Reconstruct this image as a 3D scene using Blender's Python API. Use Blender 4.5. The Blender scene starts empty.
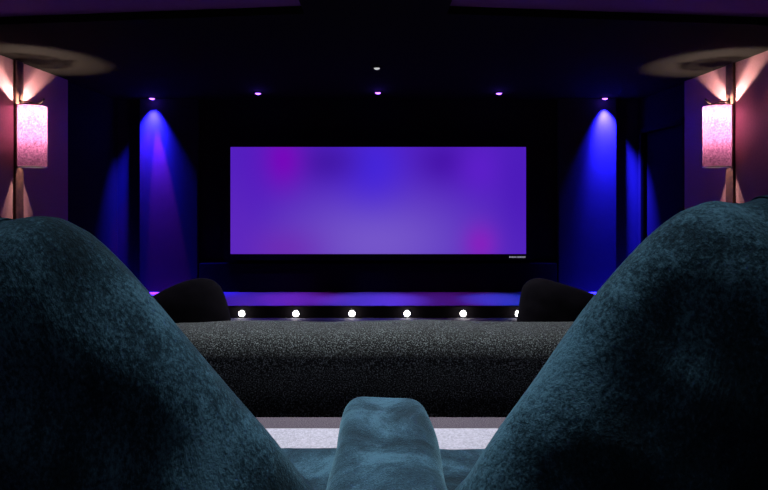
import bpy, bmesh, math, random
from mathutils import Vector, noise as mn
PI = math.pi
random.seed(4)
S = bpy.context.scene
C = S.collection
CAMZ, CEIL, RIS = 1.26, 2.39, 0.25
XW, YF, YB = 3.05, 7.10, -1.6

# ---------------------------------------------------------------- materials
def mat(name, col, rough=.8, metal=0, spec=.3, col2=None, nscale=30, lo=.35, hi=.65, bump=0, bscale=None,
        sheen=0, sheen_tint=(1, 1, 1), sheen_rough=.4, emit=None, estr=0, detail=4, voro=False, coat=0):
    m = bpy.data.materials.new(name); m.use_nodes = True
    nt = m.node_tree; N = nt.nodes; L = nt.links
    b = N['Principled BSDF']
    b.inputs['Base Color'].default_value = (*col, 1)
    b.inputs['Roughness'].default_value = rough
    b.inputs['Metallic'].default_value = metal
    b.inputs['Specular IOR Level'].default_value = spec
    b.inputs['Sheen Weight'].default_value = sheen
    b.inputs['Sheen Roughness'].default_value = sheen_rough
    b.inputs['Sheen Tint'].default_value = (*sheen_tint, 1)
    b.inputs['Coat Weight'].default_value = coat
    tc = N.new('ShaderNodeTexCoord')
    if col2:
        n = N.new('ShaderNodeTexNoise'); n.inputs['Scale'].default_value = nscale; n.inputs['Detail'].default_value = detail
        L.new(tc.outputs['Object'], n.inputs['Vector'])
        r = N.new('ShaderNodeValToRGB')
        r.color_ramp.elements[0].position = lo; r.color_ramp.elements[0].color = (*col, 1)
        r.color_ramp.elements[1].position = hi; r.color_ramp.elements[1].color = (*col2, 1)
        L.new(n.outputs['Fac'], r.inputs['Fac']); L.new(r.outputs['Color'], b.inputs['Base Color'])
    if bump:
        n2 = N.new('ShaderNodeTexNoise'); n2.inputs['Scale'].default_value = bscale or nscale; n2.inputs['Detail'].default_value = 4
        L.new(tc.outputs['Object'], n2.inputs['Vector'])
        bp = N.new('ShaderNodeBump'); bp.inputs['Strength'].default_value = bump; bp.inputs['Distance'].default_value = .01
        L.new(n2.outputs['Fac'], bp.inputs['Height']); L.new(bp.outputs['Normal'], b.inputs['Normal'])
    if emit:
        b.inputs['Emission Color'].default_value = (*emit, 1); b.inputs['Emission Strength'].default_value = estr
    return m

def velvet():
    m = bpy.data.materials.new('teal_velvet'); m.use_nodes = True
    nt = m.node_tree; N = nt.nodes; L = nt.links; b = N['Principled BSDF']
    tc = N.new('ShaderNodeTexCoord')
    mp = N.new('ShaderNodeMapping'); mp.inputs['Scale'].default_value = (1, 1, .7); mp.inputs['Rotation'].default_value = (0, .6, .3)
    L.new(tc.outputs['Object'], mp.inputs['Vector'])
    def noise(sc, d, dist=0, ro=.5):
        n = N.new('ShaderNodeTexNoise'); n.inputs['Scale'].default_value = sc; n.inputs['Detail'].default_value = d
        n.inputs['Distortion'].default_value = dist; n.inputs['Roughness'].default_value = ro
        L.new(mp.outputs['Vector'], n.inputs['Vector']); return n
    a = noise(5.5, 9, .7, .68); c = noise(330, 4, 0, .7)
    mx = N.new('ShaderNodeMath'); mx.operation = 'MULTIPLY_ADD'
    L.new(c.outputs['Fac'], mx.inputs[0]); mx.inputs[1].default_value = .55
    sb = N.new('ShaderNodeMath'); sb.operation = 'SUBTRACT'; L.new(a.outputs['Fac'], sb.inputs[0]); sb.inputs[1].default_value = .275
    L.new(sb.outputs[0], mx.inputs[2])
    r = N.new('ShaderNodeValToRGB'); e = r.color_ramp.elements
    e[0].position = .38; e[0].color = (.006, .016, .025, 1)
    e[1].position = .64; e[1].color = (.095, .235, .335, 1)
    k = e.new(.50); k.color = (.019, .055, .086, 1)
    L.new(mx.outputs[0], r.inputs['Fac']); L.new(r.outputs['Color'], b.inputs['Base Color'])
    b.inputs['Roughness'].default_value = .9; b.inputs['Specular IOR Level'].default_value = .15
    b.inputs['Sheen Weight'].default_value = .5; b.inputs['Sheen Roughness'].default_value = .45
    b.inputs['Sheen Tint'].default_value = (.35, .72, .9, 1)
    b1 = N.new('ShaderNodeBump'); b1.inputs['Strength'].default_value = .6; b1.inputs['Distance'].default_value = .02
    L.new(a.outputs['Fac'], b1.inputs['Height'])
    b2 = N.new('ShaderNodeBump'); b2.inputs['Strength'].default_value = .5; b2.inputs['Distance'].default_value = .002
    L.new(c.outputs['Fac'], b2.inputs['Height']); L.new(b1.outputs['Normal'], b2.inputs['Normal'])
    L.new(b2.outputs['Normal'], b.inputs['Normal'])
    return m

M = {}
M['velvet'] = velvet()
M['boucle'] = mat('black_flecked_fabric', (.003, .0035, .004), .9, col2=(.25, .30, .30), nscale=170, lo=.50, hi=.72, bump=1.0, bscale=170, sheen=.15, detail=3)
M['darkvel'] = mat('near_black_velvet', (.003, .0025, .004), .9, spec=.05, col2=(.005, .004, .006), nscale=12, sheen=.06, sheen_tint=(.5, .4, .7), bump=.3)
M['carpet'] = mat('pale_lilac_carpet', (.54, .53, .63), .95, spec=.05, col2=(.86, .84, .97), nscale=110, lo=.30, hi=.68, bump=.8, bscale=240, detail=8)
M['nosing'] = mat('taupe_carpet_edging', (.085, .07, .10), .95, spec=.05, col2=(.22, .19, .215), nscale=200, bump=.6)
M['dcarpet'] = mat('dark_grey_carpet', (.03, .03, .035), .95, spec=.05, col2=(.07, .07, .08), nscale=240, bump=.6)
M['scarpet'] = mat('stage_carpet', (.16, .15, .18), .7, spec=.2, col2=(.26, .25, .28), nscale=200, bump=.4)
M['purple'] = mat('mauve_wall_paint', (.27, .13, .145), .6, spec=.25, col2=(.30, .145, .16), nscale=60, bump=.05, bscale=300)
M['ceilp'] = mat('aubergine_ceiling_paint', (.17, .045, .25), .8, col2=(.18, .048, .26), nscale=40)
M['black'] = mat('black_ceiling_fabric', (.007, .006, .005), .95, spec=.02, col2=(.009, .008, .007), nscale=300, bump=.1)
M['fab'] = mat('black_acoustic_fabric', (.014, .013, .022), .95, spec=.03, col2=(.020, .019, .030), nscale=250, bump=.15)
M['fabd'] = mat('black_masking_fabric', (.006, .005, .007), .95, spec=.05, col2=(.010, .008, .011), nscale=200, bump=.1)
M['metal'] = mat('dark_bronze', (.05, .035, .03), .35, metal=1)
M['steel'] = mat('brushed_steel', (.5, .5, .5), .3, metal=1)
M['wood'] = mat('dark_walnut', (.03, .013, .010), .45, col2=(.07, .03, .02), nscale=25)
M['led'] = mat('white_led_lens', (.9, .9, .9), emit=(1, .95, .85), estr=30)
M['lamp_v'] = mat('violet_lamp_lens', (.2, .1, .3), emit=(.42, .12, 1), estr=5)
M['lamp_w'] = mat('added_white_lamp_lens', (.8, .8, .8), emit=(1, 1, 1), estr=1.6)
M['lamp_d'] = mat('dim_lamp_lens', (.5, .5, .5), emit=(1, 1, 1), estr=.5)
M['bulb'] = mat('frosted_bulb', (.9, .9, .9), emit=(1, .80, .72), estr=22)
M['label'] = mat('white_print', (.7, .7, .72), emit=(.8, .8, .85), estr=.25)

def shade_mat():
    m = bpy.data.materials.new('pink_mottled_shade'); m.use_nodes = True
    nt = m.node_tree; N = nt.nodes; L = nt.links
    for n in list(N): N.remove(n)
    out = N.new('ShaderNodeOutputMaterial'); tc = N.new('ShaderNodeTexCoord')
    n = N.new('ShaderNodeTexNoise'); n.inputs['Scale'].default_value = 55; n.inputs['Detail'].default_value = 5; n.inputs['Roughness'].default_value = .7
    L.new(tc.outputs['Object'], n.inputs['Vector'])
    r = N.new('ShaderNodeValToRGB'); e = r.color_ramp.elements
    e[0].position = .36; e[0].color = (.020, .005, .016, 1); e[1].position = .62; e[1].color = (.058, .021, .046, 1)
    L.new(n.outputs['Fac'], r.inputs['Fac'])
    t = N.new('ShaderNodeBsdfTranslucent'); d = N.new('ShaderNodeBsdfDiffuse'); x = N.new('ShaderNodeMixShader'); x.inputs[0].default_value = .35
    L.new(r.outputs['Color'], t.inputs['Color']); L.new(r.outputs['Color'], d.inputs['Color'])
    L.new(t.outputs[0], x.inputs[1]); L.new(d.outputs[0], x.inputs[2]); L.new(x.outputs[0], out.inputs['Surface'])
    return m
M['shade'] = shade_mat()

def bulb_mat():
    m = bpy.data.materials.new('clear_bulb_glass'); m.use_nodes = True
    nt = m.node_tree; N = nt.nodes; L = nt.links
    for n in list(N): N.remove(n)
    out = N.new('ShaderNodeOutputMaterial'); a = N.new('ShaderNodeBsdfTransparent'); e = N.new('ShaderNodeEmission'); x = N.new('ShaderNodeMixShader')
    e.inputs['Color'].default_value = (1, .78, .66, 1); e.inputs['Strength'].default_value = 20; x.inputs[0].default_value = .3
    L.new(a.outputs[0], x.inputs[1]); L.new(e.outputs[0], x.inputs[2]); L.new(x.outputs[0], out.inputs['Surface'])
    return m
M['bulb'] = bulb_mat()

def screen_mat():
    # emissive violet screen, brighter low in the middle, downlight pools painted in as blobs
    m = bpy.data.materials.new('violet_screen_painted_pools'); m.use_nodes = True
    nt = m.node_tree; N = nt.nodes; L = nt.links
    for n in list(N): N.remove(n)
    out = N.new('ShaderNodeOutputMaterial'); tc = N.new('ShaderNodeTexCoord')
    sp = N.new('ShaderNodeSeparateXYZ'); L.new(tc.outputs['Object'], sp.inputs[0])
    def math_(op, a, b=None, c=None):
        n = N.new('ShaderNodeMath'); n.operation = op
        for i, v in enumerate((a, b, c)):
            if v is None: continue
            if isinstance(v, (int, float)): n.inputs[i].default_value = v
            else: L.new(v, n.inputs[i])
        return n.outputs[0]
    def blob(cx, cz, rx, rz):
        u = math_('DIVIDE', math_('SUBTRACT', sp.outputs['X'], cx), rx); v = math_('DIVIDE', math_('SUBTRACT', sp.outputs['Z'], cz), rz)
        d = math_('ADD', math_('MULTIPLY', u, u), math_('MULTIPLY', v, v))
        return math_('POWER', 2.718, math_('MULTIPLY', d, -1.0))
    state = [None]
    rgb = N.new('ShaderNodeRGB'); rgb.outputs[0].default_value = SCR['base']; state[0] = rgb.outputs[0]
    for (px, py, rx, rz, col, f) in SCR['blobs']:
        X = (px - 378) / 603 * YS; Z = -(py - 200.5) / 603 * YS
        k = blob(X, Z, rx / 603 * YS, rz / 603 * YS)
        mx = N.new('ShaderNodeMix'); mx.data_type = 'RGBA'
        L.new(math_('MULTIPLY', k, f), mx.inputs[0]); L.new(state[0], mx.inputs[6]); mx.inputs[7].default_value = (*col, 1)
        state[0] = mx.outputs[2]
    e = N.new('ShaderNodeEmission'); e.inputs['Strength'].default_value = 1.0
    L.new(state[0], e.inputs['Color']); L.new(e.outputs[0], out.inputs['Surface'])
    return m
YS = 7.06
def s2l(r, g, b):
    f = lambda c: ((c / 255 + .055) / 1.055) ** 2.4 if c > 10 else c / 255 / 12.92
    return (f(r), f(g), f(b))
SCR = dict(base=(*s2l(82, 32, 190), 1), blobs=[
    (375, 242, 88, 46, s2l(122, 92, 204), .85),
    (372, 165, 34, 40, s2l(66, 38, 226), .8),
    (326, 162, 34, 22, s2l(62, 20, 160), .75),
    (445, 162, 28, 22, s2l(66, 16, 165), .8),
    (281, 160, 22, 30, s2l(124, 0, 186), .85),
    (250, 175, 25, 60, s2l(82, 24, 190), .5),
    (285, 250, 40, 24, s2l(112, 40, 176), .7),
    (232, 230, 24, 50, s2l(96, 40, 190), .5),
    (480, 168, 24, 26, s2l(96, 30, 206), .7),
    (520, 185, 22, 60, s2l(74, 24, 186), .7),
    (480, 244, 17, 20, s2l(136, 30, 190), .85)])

# ---------------------------------------------------------------- helpers
def link(name, me, m, parent=None, loc=(0, 0, 0), smooth=False):
    o = bpy.data.objects.new(name, me); C.objects.link(o); o.location = loc
    if m: me.materials.append(m)
    if smooth:
        for p in me.polygons: p.use_smooth = True
    if parent: o.parent = parent
    return o
def build(name, bm, m, parent=None, loc=(0, 0, 0), smooth=False):
    bmesh.ops.recalc_face_normals(bm, faces=bm.faces)
    me = bpy.data.meshes.new(name); bm.to_mesh(me); bm.free()
    return link(name, me, m, parent, loc, smooth)
def box(bm, x0, x1, y0, y1, z0, z1, bev=0, seg=3):
    r = bmesh.ops.create_cube(bm, size=1)
    for v in r['verts']:
        v.co = Vector(((x0 + x1) / 2 + v.co.x * (x1 - x0), (y0 + y1) / 2 + v.co.y * (y1 - y0), (z0 + z1) / 2 + v.co.z * (z1 - z0)))
    if bev:
        es = list({e for v in r['verts'] for e in v.link_edges})
        bmesh.ops.bevel(bm, geom=es, offset=bev, segments=seg, affect='EDGES', profile=.5)
def tag(o, label, cat, group=None):
    o['label'] = label; o['category'] = cat
    if group: o['group'] = group
    return o
def thing(name, label, cat, loc=(0, 0, 0), group=None):
    o = bpy.data.objects.new(name, None); C.objects.link(o); o.location = loc; o.empty_display_size = .1
    return tag(o, label, cat, group)
def struct(name, boxes, m, bev=0, label=None):
    bm = bmesh.new()
    for b in boxes: box(bm, *b, bev=bev)
    o = build(name, bm, m); o['kind'] = 'structure'
    if label: o['label'] = label
    return o
def lathe(bm, prof, n=32, cx=0, cy=0, close=False):
    rings = []
    for (r, z) in prof:
        rings.append([bm.verts.new((cx + r * math.cos(2 * PI * i / n), cy + r * math.sin(2 * PI * i / n), z)) for i in range(n)])
    for a, b in zip(rings, rings[1:]):
        for i in range(n): bm.faces.new((a[i], a[(i + 1) % n], b[(i + 1) % n], b[i]))
    if close:
        bm.faces.new(rings[0]); bm.faces.new(rings[-1])
def tube(bm, pts, r, n=10):
    rings = []
    for i, p in enumerate(pts):
        p = Vector(p); a = Vector(pts[max(i - 1, 0)]); b = Vector(pts[min(i + 1, len(pts) - 1)])
        t = (b - a).normalized(); u = t.orthogonal().normalized() if i == 0 else (u - t * u.dot(t)).normalized(); v = t.cross(u)
        rings.append([bm.verts.new(p + (u * math.cos(2 * PI * k / n) + v * math.sin(2 * PI * k / n)) * r) for k in range(n)])
    for a, b in zip(rings, rings[1:]):
        for i in range(n): bm.faces.new((a[i], a[(i + 1) % n], b[(i + 1) % n], b[i]))
    bm.faces.new(rings[0]); bm.faces.new(rings[-1])
def catmull(P, n=6, closed=True):
    out = []; k = len(P)
    for i in range(k):
        p0, p1, p2, p3 = (Vector(P[(i + j - 1) % k]) for j in range(4))
        for s in range(n):
            t = s / n
            out.append(.5 * ((2 * p1) + (p2 - p0) * t + (2 * p0 - 5 * p1 + 4 * p2 - p3) * t * t + (3 * p1 - p0 - 3 * p2 + p3) * t ** 3))
    return out
def pillow(outline, T, edge=.5, c=None, wob=.006, seed=0, lean=0, z0=0, rings=9, Tb=None, seam=True):
    """inflated upholstery from an (x, z) outline; T half thickness; lean shears y with height"""
    o = catmull(outline); n = len(o)
    cx, cz = c if c else (sum(p.x for p in o) / n, sum(p.y for p in o) / n)
    bm = bmesh.new(); Tb = Tb or T
    def ring(s, sign):
        vs = []
        # s: 0 outline .. 1 centre
        h = math.sqrt(max(0, 1 - (1 - min(s / edge, 1)) ** 2)) if edge else 1
        tt = (T if sign > 0 else Tb) * (.82 * h + .18 * math.sin(min(s, 1) * PI / 2))
        for p in o:
            x = p.x + (cx - p.x) * s; z = p.y + (cz - p.y) * s
            w = mn.noise(Vector((x * 4 + seed, sign * 3.1, z * 4))) * wob * 2.2 + mn.noise(Vector((x * 11 + seed, sign, z * 11 + x * 6))) * wob * 1.4
            y = sign * (tt + w * min(1, s * 6)) + (z - z0) * lean
            vs.append(bm.verts.new((x, y, z)))
        return vs
    mid = [bm.verts.new((p.x, (p.y - z0) * lean, p.y)) for p in o]
    for sign in (1, -1):
        prev = mid
        for k in range(1, rings + 1):
            s = (k / rings) ** 2.0 * .93
            cur = ring(s, sign)
            for i in range(n): bm.faces.new((prev[i], prev[(i + 1) % n], cur[(i + 1) % n], cur[i]))
            prev = cur
        cv = bm.verts.new((cx, sum(v.co.y for v in prev) / n, cz))
        for i in range(n): bm.faces.new((prev[i], prev[(i + 1) % n], cv))
    return bm
def sub(o, lv=1):
    md = o.modifiers.new('s', 'SUBSURF'); md.levels = lv; md.render_levels = lv
def light(name, kind, loc, energy, col, parent=None, **k):
    d = bpy.data.lights.new(name, kind); d.energy = energy; d.color = col
    for a, b in k.items():
        if a != 'aim': setattr(d, a, b)
    o = bpy.data.objects.new(name, d); C.objects.link(o); o.location = loc
    if 'aim' in k:
        o.rotation_euler = (Vector(k['aim']) - Vector(loc)).to_track_quat('-Z', 'Y').to_euler()
    if parent:
        o.parent = parent; o.location = Vector(loc) - parent.location
    return o

# ---------------------------------------------------------------- setting
struct('floor', [(-3.4, 3.4, YB - .2, 7.6, -.1, 0)], M['dcarpet'])
struct('riser_platform', [(-XW, XW, YB, 2.61, 0, RIS)], M['carpet'], label='raised platform under the rear row, pale lilac carpet')
struct('trim_1', [(-XW, XW, 2.61, 2.74, 0, RIS)], M['nosing'], label='taupe carpeted edging along the front of the raised platform')
struct('ceiling', [(-3.4, 3.4, YB - .2, 7.6, CEIL + .05, CEIL + .15)], M['ceilp'])
def slab(name, poly, z0, z1, m):
    bm = bmesh.new(); a = [bm.verts.new((x, y, z0)) for x, y in poly]; b = [bm.verts.new((x, y, z1)) for x, y in poly]
    bm.faces.new(a); bm.faces.new(b)
    for i in range(len(poly)): bm.faces.new((a[i], a[(i + 1) % len(a)], b[(i + 1) % len(a)], b[i]))
    o = build(name, bm, m); o['kind'] = 'structure'; return o
slab('ceiling_panel', [(-XW, 4.06), (-.46, 3.76), (-.46, YB), (.43, YB), (.43, 3.76), (XW, 4.06), (3.2, 4.06), (3.2, 7.5), (-3.2, 7.5), (-3.2, 4.06)], CEIL, CEIL + .05, M['black'])['label'] = 'lower black fabric ceiling raft with a strip running back over the camera'
struct('wall_left', [(-3.3, -XW, YB, 5.93, 0, CEIL + .05)], M['purple'])
struct('wall_right', [(XW, 3.3, YB, 6.0, 0, CEIL + .05)], M['purple'])
struct('wall_front_left', [(-3.3, -3.10, 5.93, 7.5, 0, CEIL)], M['fabd'])
struct('wall_front_right', [(3.10, 3.3, 6.0, 6.08, 0, CEIL), (3.10, 3.3, 6.08, 7.06, 2.0, CEIL), (3.10, 3.3, 7.06, 7.5, 0, CEIL), (3.22, 3.3, 6.08, 7.06, 0, 2.0)], M['fabd'])
struct('wall_front', [(-3.3, 3.3, 7.18, 7.5, 0, CEIL)], M['fab'])
struct('wall_back', [(-3.3, 3.3, YB - .2, YB, 0, CEIL + .05)], M['purple'])
struct('trim_7', [(-3.1, 3.1, 6.19, 6.21, 0, .115)], M['fabd'], label='black face of the stage riser')
struct('stage', [(-3.1, 3.1, 6.21, 7.24, 0, .12)], M['scarpet'], label='low carpeted stage below the screen washed with blue and violet light')
# door recessed in the right wall
d = struct('door_1', [(3.14, 3.19, 6.10, 7.04, .12, 1.98)], M['fabd'], label='black door in the right wall beside the screen')
fr = bmesh.new()
box(fr, 3.06, 3.10, 6.04, 6.10, .12, 2.04, .008); box(fr, 3.06, 3.10, 7.03, 7.09, .12, 2.04, .008); box(fr, 3.06, 3.10, 6.04, 7.09, 1.98, 2.04, .008)
build('door_frame', fr, M['fabd'], d)
# fabric columns flanking the screen wall, and the screen wall itself
for nm, s in (('trim_2', -1), ('trim_3', 1)):
    x0, x1 = sorted((s * 2.80, s * 2.12))
    struct(nm, [(x0, x1, 7.08, 7.24, .12, CEIL)], M['fab'], bev=.006, label='black fabric column %s of the screen' % ('left' if s < 0 else 'right'))
struct('trim_4', [(-2.12, 2.12, 7.14, 7.24, .12, CEIL)], M['fabd'], label='black masking fabric wall behind the screen')
struct('baseboard_front', [(-2.10, 2.10, 7.08, 7.14, .12, .46)], M['fabd'], bev=.01, label='low black speaker baffle under the screen')

# ---------------------------------------------------------------- screen
k = YS / 603
sx0, sx1 = (230.5 - 378) * k, (526 - 378) * k
sz1, sz0 = CAMZ - (147 - 195) * k, CAMZ - (254 - 195) * k
scr = thing('projection_screen', 'wide projection screen on the front wall with violet and blue light painted in in a thin black frame', 'screen', ((sx0 + sx1) / 2, 7.12, sz0 - .06))
w = (sx1 - sx0) / 2; hh = (sz1 - sz0) / 2; cz = hh + .06
bm = bmesh.new(); box(bm, -w, w, -.008, .008, -hh, hh)
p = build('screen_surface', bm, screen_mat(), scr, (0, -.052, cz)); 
fw = .07
bm = bmesh.new()
for b in ((-w - fw, -w + .0, -hh - fw, hh + fw), (w, w + fw, -hh - fw, hh + fw), (-w, w, hh, hh + fw), (-w, w, -hh - fw, -hh)):
    box(bm, b[0], b[1], -.075, .0, b[2], b[3])
build('screen_frame', bm, M['fabd'], scr, (0, 0, cz))
# tiny two-word maker's mark at the lower right of the frame: illegible strokes, kept as strokes
bm = bmesh.new(); x = (509 - 378) * k - (sx0 + sx1) / 2
for word in (7, 8):
    for i in range(word):
        h_ = .017 if i % 3 else .021
        box(bm, x, x + .0085, -.0765, -.075, -h_ / 2, h_ / 2); 
        if i % 2 == 0: box(bm, x, x + .0115, -.0765, -.075, -.002, .002)
        x += .0122
    x += .010
o = build('maker_mark', bm, M['label'], scr, (0, 0, cz - hh - .034)); o['label'] = 'tiny white lettering on the frame'

# ---------------------------------------------------------------- stage LEDs
def made(label, i, ns): return label
for i, px in enumerate((242, 296, 352, 407, 463, 518)):
    X = (px - 378) / 603 * 6.19
    where = ['leftmost white step light in the stage riser, beside the left dark cushion',
             'second step light from the left in the stage riser',
             'third step light from the left in the stage riser, below the screen middle',
             'fourth step light from the left in the stage riser, right of the screen middle',
             'fifth step light from the left in the stage riser, last one in full view',
             'rightmost step light in the stage riser, partly behind the right dark cushion'][i]
    t = thing('step_light', where, 'light', (X, 6.19, .045), 'white step lights along the stage riser')
    bm = bmesh.new(); lathe(bm, [(.030, 0), (.044, 0), (.044, .008), (.030, .012), (.030, 0)], 28)
    b = build('bezel', bm, M['steel'], t, smooth=False); b.rotation_euler = (PI / 2, 0, 0)
    bm = bmesh.new(); lathe(bm, [(.030, .001), (.028, .012), (.020, .017), (.008, .020)], 24, close=True)
    b = build('lens', bm, M['led'], t, smooth=True); b.rotation_euler = (PI / 2, 0, 0)
    light('step_glow', 'POINT', (X, 6.12, .055), .5, (1, .95, .88), t, shadow_soft_size=.015)

# ---------------------------------------------------------------- ceiling downlights
def downlight(loc, lens, label, r=.034):
    t = thing('downlight', label, 'ceiling light', loc, 'recessed downlights in the black ceiling')
    bm = bmesh.new(); lathe(bm, [(r, 0), (r + .018, 0), (r + .016, -.008), (r, -.012), (r, 0)], 28)
    build('bezel', bm, M['fabd'], t)
    bm = bmesh.new(); lathe(bm, [(r - .001, -.001), (r - .004, -.014), (r * .6, -.022), (r * .2, -.025)], 24, close=True)
    build('lens', bm, lens, t, smooth=True)
    return t
YD = 6.97
names = ['leftmost violet ceiling spot, shining down the left fabric column', 'second violet ceiling spot from the left, above the screen',
         'middle violet ceiling spot, above the centre of the screen', 'fourth violet ceiling spot from the left, above the screen',
         'rightmost violet ceiling spot, shining down the right fabric column']
BL = (.02, .015, 1); MG = (.55, .02, .75); VI = (.18, .03, 1)
cfg = [  # (px, [(energy, colour, full cone deg, blend, dx aim, dy aim)])
    # the middle three hang a little nearer, so the row is a shallow arc
    (152, [(1700, BL, 56, 1, .18, .42), (1400, (.55, .03, .75), 17, .55, .17, .16), (3000, BL, 58, 1, -.30, .46), (300, (.6, .02, .3), 20, 1, -.42, .22)]),
    (258, [(330, (.14, .04, 1), 44, 1, .1, -.12), (120, MG, 30, 1, .45, .0)]),
    (378, [(480, (.12, .06, 1), 36, 1, -.05, -.08), (120, VI, 40, 1, .55, -.1)]),
    (499, [(420, (.02, .07, 1), 28, 1, .02, -.08), (50, MG, 44, 1, -.5, .0)]),
    (605, [(1500, BL, 52, 1, -.08, .42), (800, BL, 17, .55, -.09, .16), (9000, BL, 56, 1, .36, .50), (30, BL, 60, 1, .5, -.2)]),
]
for i, (px, ls) in enumerate(cfg):
    YD = (6.995, 6.64, 6.60, 6.64, 6.995)[i]
    X = (px - 378) / 603 * YD
    t = downlight((X, YD, CEIL), M['lamp_v'], names[i])
    light('lens_glow', 'POINT', (X, YD, CEIL - .045), .8, (.12, .05, 1), t, shadow_soft_size=.015)
    for (en, co, an, bl, dx, dy) in ls:
        light('spot_beam', 'SPOT', (X, YD, CEIL - .03), en, co, t, spot_size=math.radians(an), spot_blend=bl,
              shadow_soft_size=.02, aim=(X + dx, YD + dy, CEIL - .03 - 2.2))
t = downlight((-.01, 5.32, CEIL), M['lamp_d'], 'small dim white ceiling light, nearer than the row of violet spots', .03)
# unseen white downlights above the frame, added to light seats, carpet and front sofa
t = downlight((.0, 3.3, CEIL), M['lamp_w'], 'unseen white downlight added above the front sofa')
light('added_white_beam', 'SPOT', (0, 3.3, CEIL - .03), 230, (.93, .95, 1), t, spot_size=math.radians(125), spot_blend=.8, shadow_soft_size=.05, aim=(0, 2.9, 0))
t = downlight((.02, .80, CEIL), M['lamp_w'], 'unseen white downlight added above the teal rear seats')
light('added_white_beam', 'SPOT', (.02, .80, CEIL - .03), 58, (.90, .95, 1), t, spot_size=math.radians(72), spot_blend=1, shadow_soft_size=.05, aim=(.02, 1.25, 0))
t = downlight((.02, .38, CEIL), M['lamp_w'], 'unseen white downlight added just above the backs of the teal rear seats')
light('added_white_beam', 'SPOT', (.02, .38, CEIL - .03), 5, (.90, .95, 1), t, spot_size=math.radians(80), spot_blend=1, shadow_soft_size=.05, aim=(.02, .42, 0))
# ---------------------------------------------------------------- wall sconces on pilaster strips
def sconce(side, Y, label, ):
    s = side; XA = s * (XW - .125)
    z0 = CAMZ - (167 - 195) / 603 * Y; z1 = CAMZ - (106 - 195) / 603 * Y; H = z1 - z0
    px = 'trim_5' if s < 0 else 'trim_6'
    a, b = sorted((s * XW, s * (XW - .022)))
    struct(px, [(a, b, Y - .055, Y + .055, RIS if Y < 2.7 else 0, CEIL)], M['wood'], bev=.004,
           label='dark wooden strip up the %s wall behind the lamp' % ('left' if s < 0 else 'right'))
    t = thing('wall_sconce', label, 'wall lamp', (s * (XW - .022), Y, z0), 'pink wall sconces')
    ox = -s * (.128 - .022)
    bm = bmesh.new(); lathe(bm, [(.110, 0), (.110, H * .5), (.110, H)], 48, ox, 0)
    build('lamp_shade', bm, M['shade'], t, smooth=True)
    bm = bmesh.new()
    bm.free()
    for zz in (0, H):
        bm = bmesh.new(); lathe(bm, [(.112, zz - .004), (.112, zz + .004), (.105, zz + .004), (.105, zz - .004), (.112, zz - .004)], 48, ox, 0)
        build('rim', bm, M['steel'], t)
    # back plate rod and curled carrying arm
    bm = bmesh.new(); a, b = sorted((0, -s * .016)); box(bm, a, b, -.014, .014, H - .36, H + .05, .004)
    build('backplate', bm, M['metal'], t)
    pts = [(-s * .008, -.0, H + .02)]
    for q in range(13):
        f = q / 12; pts.append((-s * (.01 + f * .20), -.004, H + .028 + .010 * math.sin(f * PI * 2.2) + (.028 * max(0, f - .82) / .18)))
    bm = bmesh.new(); tube(bm, pts, .007)
    build('bracket_arm', bm, M['metal'], t, smooth=True)
    bm = bmesh.new(); lathe(bm, [(.052, H + .004), (.054, H + .010), (.050, H + .016), (.012, H + .024)], 32, ox, 0, close=True)
    lathe(bm, [(.018, H - .04), (.018, H + .01)], 16, ox, 0, close=True)
    build('lamp_holder', bm, M['metal'], t)
    bz = H - .075
    bm = bmesh.new(); lathe(bm, [(.006, H - .30), (.014, H - .295), (.020, H - .27), (.020, bz + .008), (.018, bz + .025), (.016, bz + .035)], 24, ox, 0, close=True)
    bl_ = build('bulb', bm, M['bulb'], t, smooth=True); 
    light('bulb_glow', 'POINT', (s * (XW - .022) + ox, Y, z0 + bz), SC_E, (1, .76, .62), t, shadow_soft_size=.010)
    light('bulb_glow', 'POINT', (s * (XW - .022) + ox, Y, z0 + .27), SC_E * .45, (1, .76, .62), t, shadow_soft_size=.010)
SC_E = 115
sconce(-1, 5.10, 'pink cylindrical wall lamp glowing on the left wall')
sconce(1, 5.20, 'pink cylindrical wall lamp glowing on the right wall')

# ---------------------------------------------------------------- front sofa (black flecked fabric)
fs = thing('front_sofa', 'wide low black flecked fabric sofa seen from behind in the front row', 'sofa', (0, 3.3, 0))
W2 = 1.95
def sofa_back():
    bm = bmesh.new(); nx = 60
    prof = [(2.93, .05), (2.905, .12), (2.90, .30), (2.90, .43), (2.905, .49), (2.93, .545), (2.98, .575), (3.05, .592), (3.14, .598), (3.22, .594), (3.27, .575), (3.30, .52), (3.31, .44), (3.31, .30), (3.31, .05)]
    rings = []
    for i in range(nx + 1):
        X = -W2 + 2 * W2 * i / nx
        e = min(1, (W2 - abs(X)) / .12); sh = math.sqrt(1 - (1 - e) ** 2) if e < 1 else 1
        row = []
        for (y, z) in prof:
            sag = -.012 * (abs(X) / 1.2) ** 2 + .004 * math.sin(X * 7) if z > .4 else 0
            zz = .05 + (z - .05 + sag) * (.86 + .14 * sh)
            yy = 3.105 + (y - 3.105) * (.72 + .28 * sh)
            row.append(bm.verts.new((X, yy - 3.3, zz + mn.noise(Vector((X * 5, y * 4, z * 4))) * .005)))
        rings.append(row)
    n = len(prof)
    for a, b in zip(rings, rings[1:]):
        for i in range(n): bm.faces.new((a[i], a[(i + 1) % n], b[(i + 1) % n], b[i]))
    bm.faces.new(rings[0]); bm.faces.new(rings[-1])
    return bm
o = build('backrest', sofa_back(), M['boucle'], fs, smooth=True); sub(o)
for i in range(3):
    bm = bmesh.new(); x0 = -1.72 + i * 1.147
    box(bm, x0 + .004, x0 + 1.143, .012, .78, .20, .36, .05, 5); build('seat_cushion', bm, M['darkvel'], fs, smooth=True)
bm = bmesh.new(); box(bm, -1.93, 1.93, .012, .78, .05, .198, .02); build('base', bm, M['darkvel'], fs)
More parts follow.
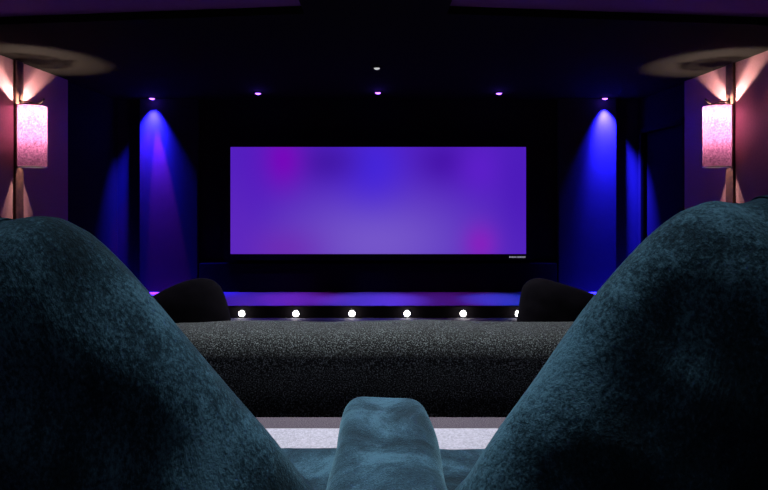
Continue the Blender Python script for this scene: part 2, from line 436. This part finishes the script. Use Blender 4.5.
for s in (-1, 1):
    bm = bmesh.new(); a, b = sorted((s * 1.73, s * 1.94)); box(bm, a, b, .012, .80, .20, .50, .06, 5); build('armrest', bm, M['darkvel'], fs, smooth=True)
for sx in (-1.8, 1.8):
    for sy in (-.30, .70):
        bm = bmesh.new(); lathe(bm, [(.02, 0), (.026, .055)], 16, sx, sy, close=True); build('leg', bm, M['wood'], fs)

def cushion(s, pts, label):
    Y = 3.56; kk = Y / 603
    o2 = [((x - 378) * kk, CAMZ - (y - 195) * kk) for x, y in pts]
    cx = sum(p[0] for p in o2) / len(o2)
    loc = (cx, Y, .36)
    out = [(x - cx, z - .36) for x, z in o2]
    bm = pillow(out, .085, .55, wob=.004, seed=s * 3, lean=.0)
    o = build('cushion', bm, M['darkvel'], None, loc, smooth=True)
    tag(o, label, 'cushion', 'dark cushions on the front sofa'); return o
cushion(-1, [(204, 278), (218, 284), (226, 300), (231, 322), (233, 344), (205, 347), (160, 347), (128, 344), (128, 325), (136, 308), (158, 293), (182, 282)],
        'left dark velvet cushion standing up behind the front sofa back')
cushion(1, [(537, 278), (524, 285), (520, 300), (516.5, 322), (515, 344), (540, 347), (590, 347), (630, 344), (630, 325), (620, 308), (596, 295), (560, 283)],
        'right dark velvet cushion standing up behind the front sofa back')

# ---------------------------------------------------------------- rear teal seats
rs = thing('cinema_sofa', 'teal velvet cinema sofa with two rounded backs and a centre armrest on the platform', 'sofa', (0, .9, RIS))
def P(px, py, D): return ((px - 378) / 603 * D, CAMZ - (py - 195) / 603 * D)
DB = .56
def back(s):
    if s < 0:
        inner = [(319, 520), (299, 490), (270, 449), (240, 412), (200, 361), (160, 309), (120, 260), (94, 234), (80, 225), (64, 217), (45, 215), (28, 217), (12, 219), (-8, 216)]
        cxw = -.46
    else:
        inner = [(451, 520), (470, 490), (500, 440), (540, 380), (575, 325), (600, 290), (640, 242), (672, 214), (690, 205), (706, 200), (722, 202), (738, 202), (754, 197), (775, 194)]
        cxw = .47
    pts = [P(x, y, DB) for x, y in inner]
    low = [(s * .068 + (.012 if s > 0 else -.004), .90), (s * .062 + .01, .82), (s * .075 + .01, .70), (s * .14, .655), (s * .30, .65)]
    half = list(reversed(low)) + pts
    full = half + [(2 * cxw - x, z) for x, z in reversed(half)]
    full = [(x, z - RIS) for x, z in full]
    bm = pillow(full, .105, .55, c=(cxw, .95 - RIS), wob=.013, seed=7 + s, lean=-.12, z0=.90, rings=12, Tb=.085)
    o = build('backrest', bm, M['velvet'], rs, (0, DB - .9, 0), smooth=True); sub(o)
    return o
back(-1); back(1)
def soft(name, x0, x1, y0, y1, z0, z1, bev, wob=.006, seed=0, taper=None):
    bm = bmesh.new(); box(bm, x0, x1, y0, y1, z0, z1, bev, 6)
    long = [e for e in bm.edges if e.calc_length() > .06]
    bmesh.ops.subdivide_edges(bm, edges=long, cuts=10, use_grid_fill=True)
    cx = (x0 + x1) / 2
    for v in bm.verts:
        d = mn.noise(v.co * 7 + Vector((seed, 0, 0))) * wob
        if taper: v.co.x = cx + (v.co.x - cx) * (1 + taper * (z1 - v.co.z))
        v.co += Vector((d, d, d))
    return build(name, bm, M['velvet'], rs, smooth=True)
f = .9
for s in (-1, 1):
    a, b = sorted((s * .05 + .017, s * .83)); 
    soft('seat_cushion', a, b, .72 - f, 1.378 - f, .24, .442, .035, .005, s)
    a, b = sorted((s * .84, s * 1.0)); soft('armrest', a, b, .66 - f, 1.42 - f, .0, .535, .05, .004, s + 4)
bm = bmesh.new(); box(bm, -.825, .825, .60 - f, 1.34 - f, .02, .235, .02); build('base', bm, M['velvet'], rs)
ar = soft('armrest', .0175 - .097, .0175 + .097, .74 - f, 1.452 - f, .236, .535, .045, .006, 9, taper=.12)
for v in ar.data.vertices:
    v.co.x = .0175 + (v.co.x - .0175) * (1.0 + .36 * max(0, .552 - v.co.y) * .55)
    v.co.z += .004 * (v.co.z > .3)

# ---------------------------------------------------------------- world, camera, view
wd = bpy.data.worlds.new('dark_room'); S.world = wd; wd.use_nodes = True
wd.node_tree.nodes['Background'].inputs[0].default_value = (0, 0, 0, 1)
cd = bpy.data.cameras.new('camera'); cam = bpy.data.objects.new('camera', cd); C.objects.link(cam)
cam.location = (0, 0, CAMZ); cam.rotation_euler = (PI / 2, 0, 0)
cd.sensor_width = 36; cd.lens = 36 * 603 / 768; cd.shift_x = 6 / 768; cd.shift_y = -50 / 768; cd.clip_start = .02
S.camera = cam
S.view_settings.view_transform = 'Standard'; S.view_settings.look = 'None'; S.view_settings.exposure = 0; S.view_settings.gamma = 1
S.view_settings.use_curve_mapping = False
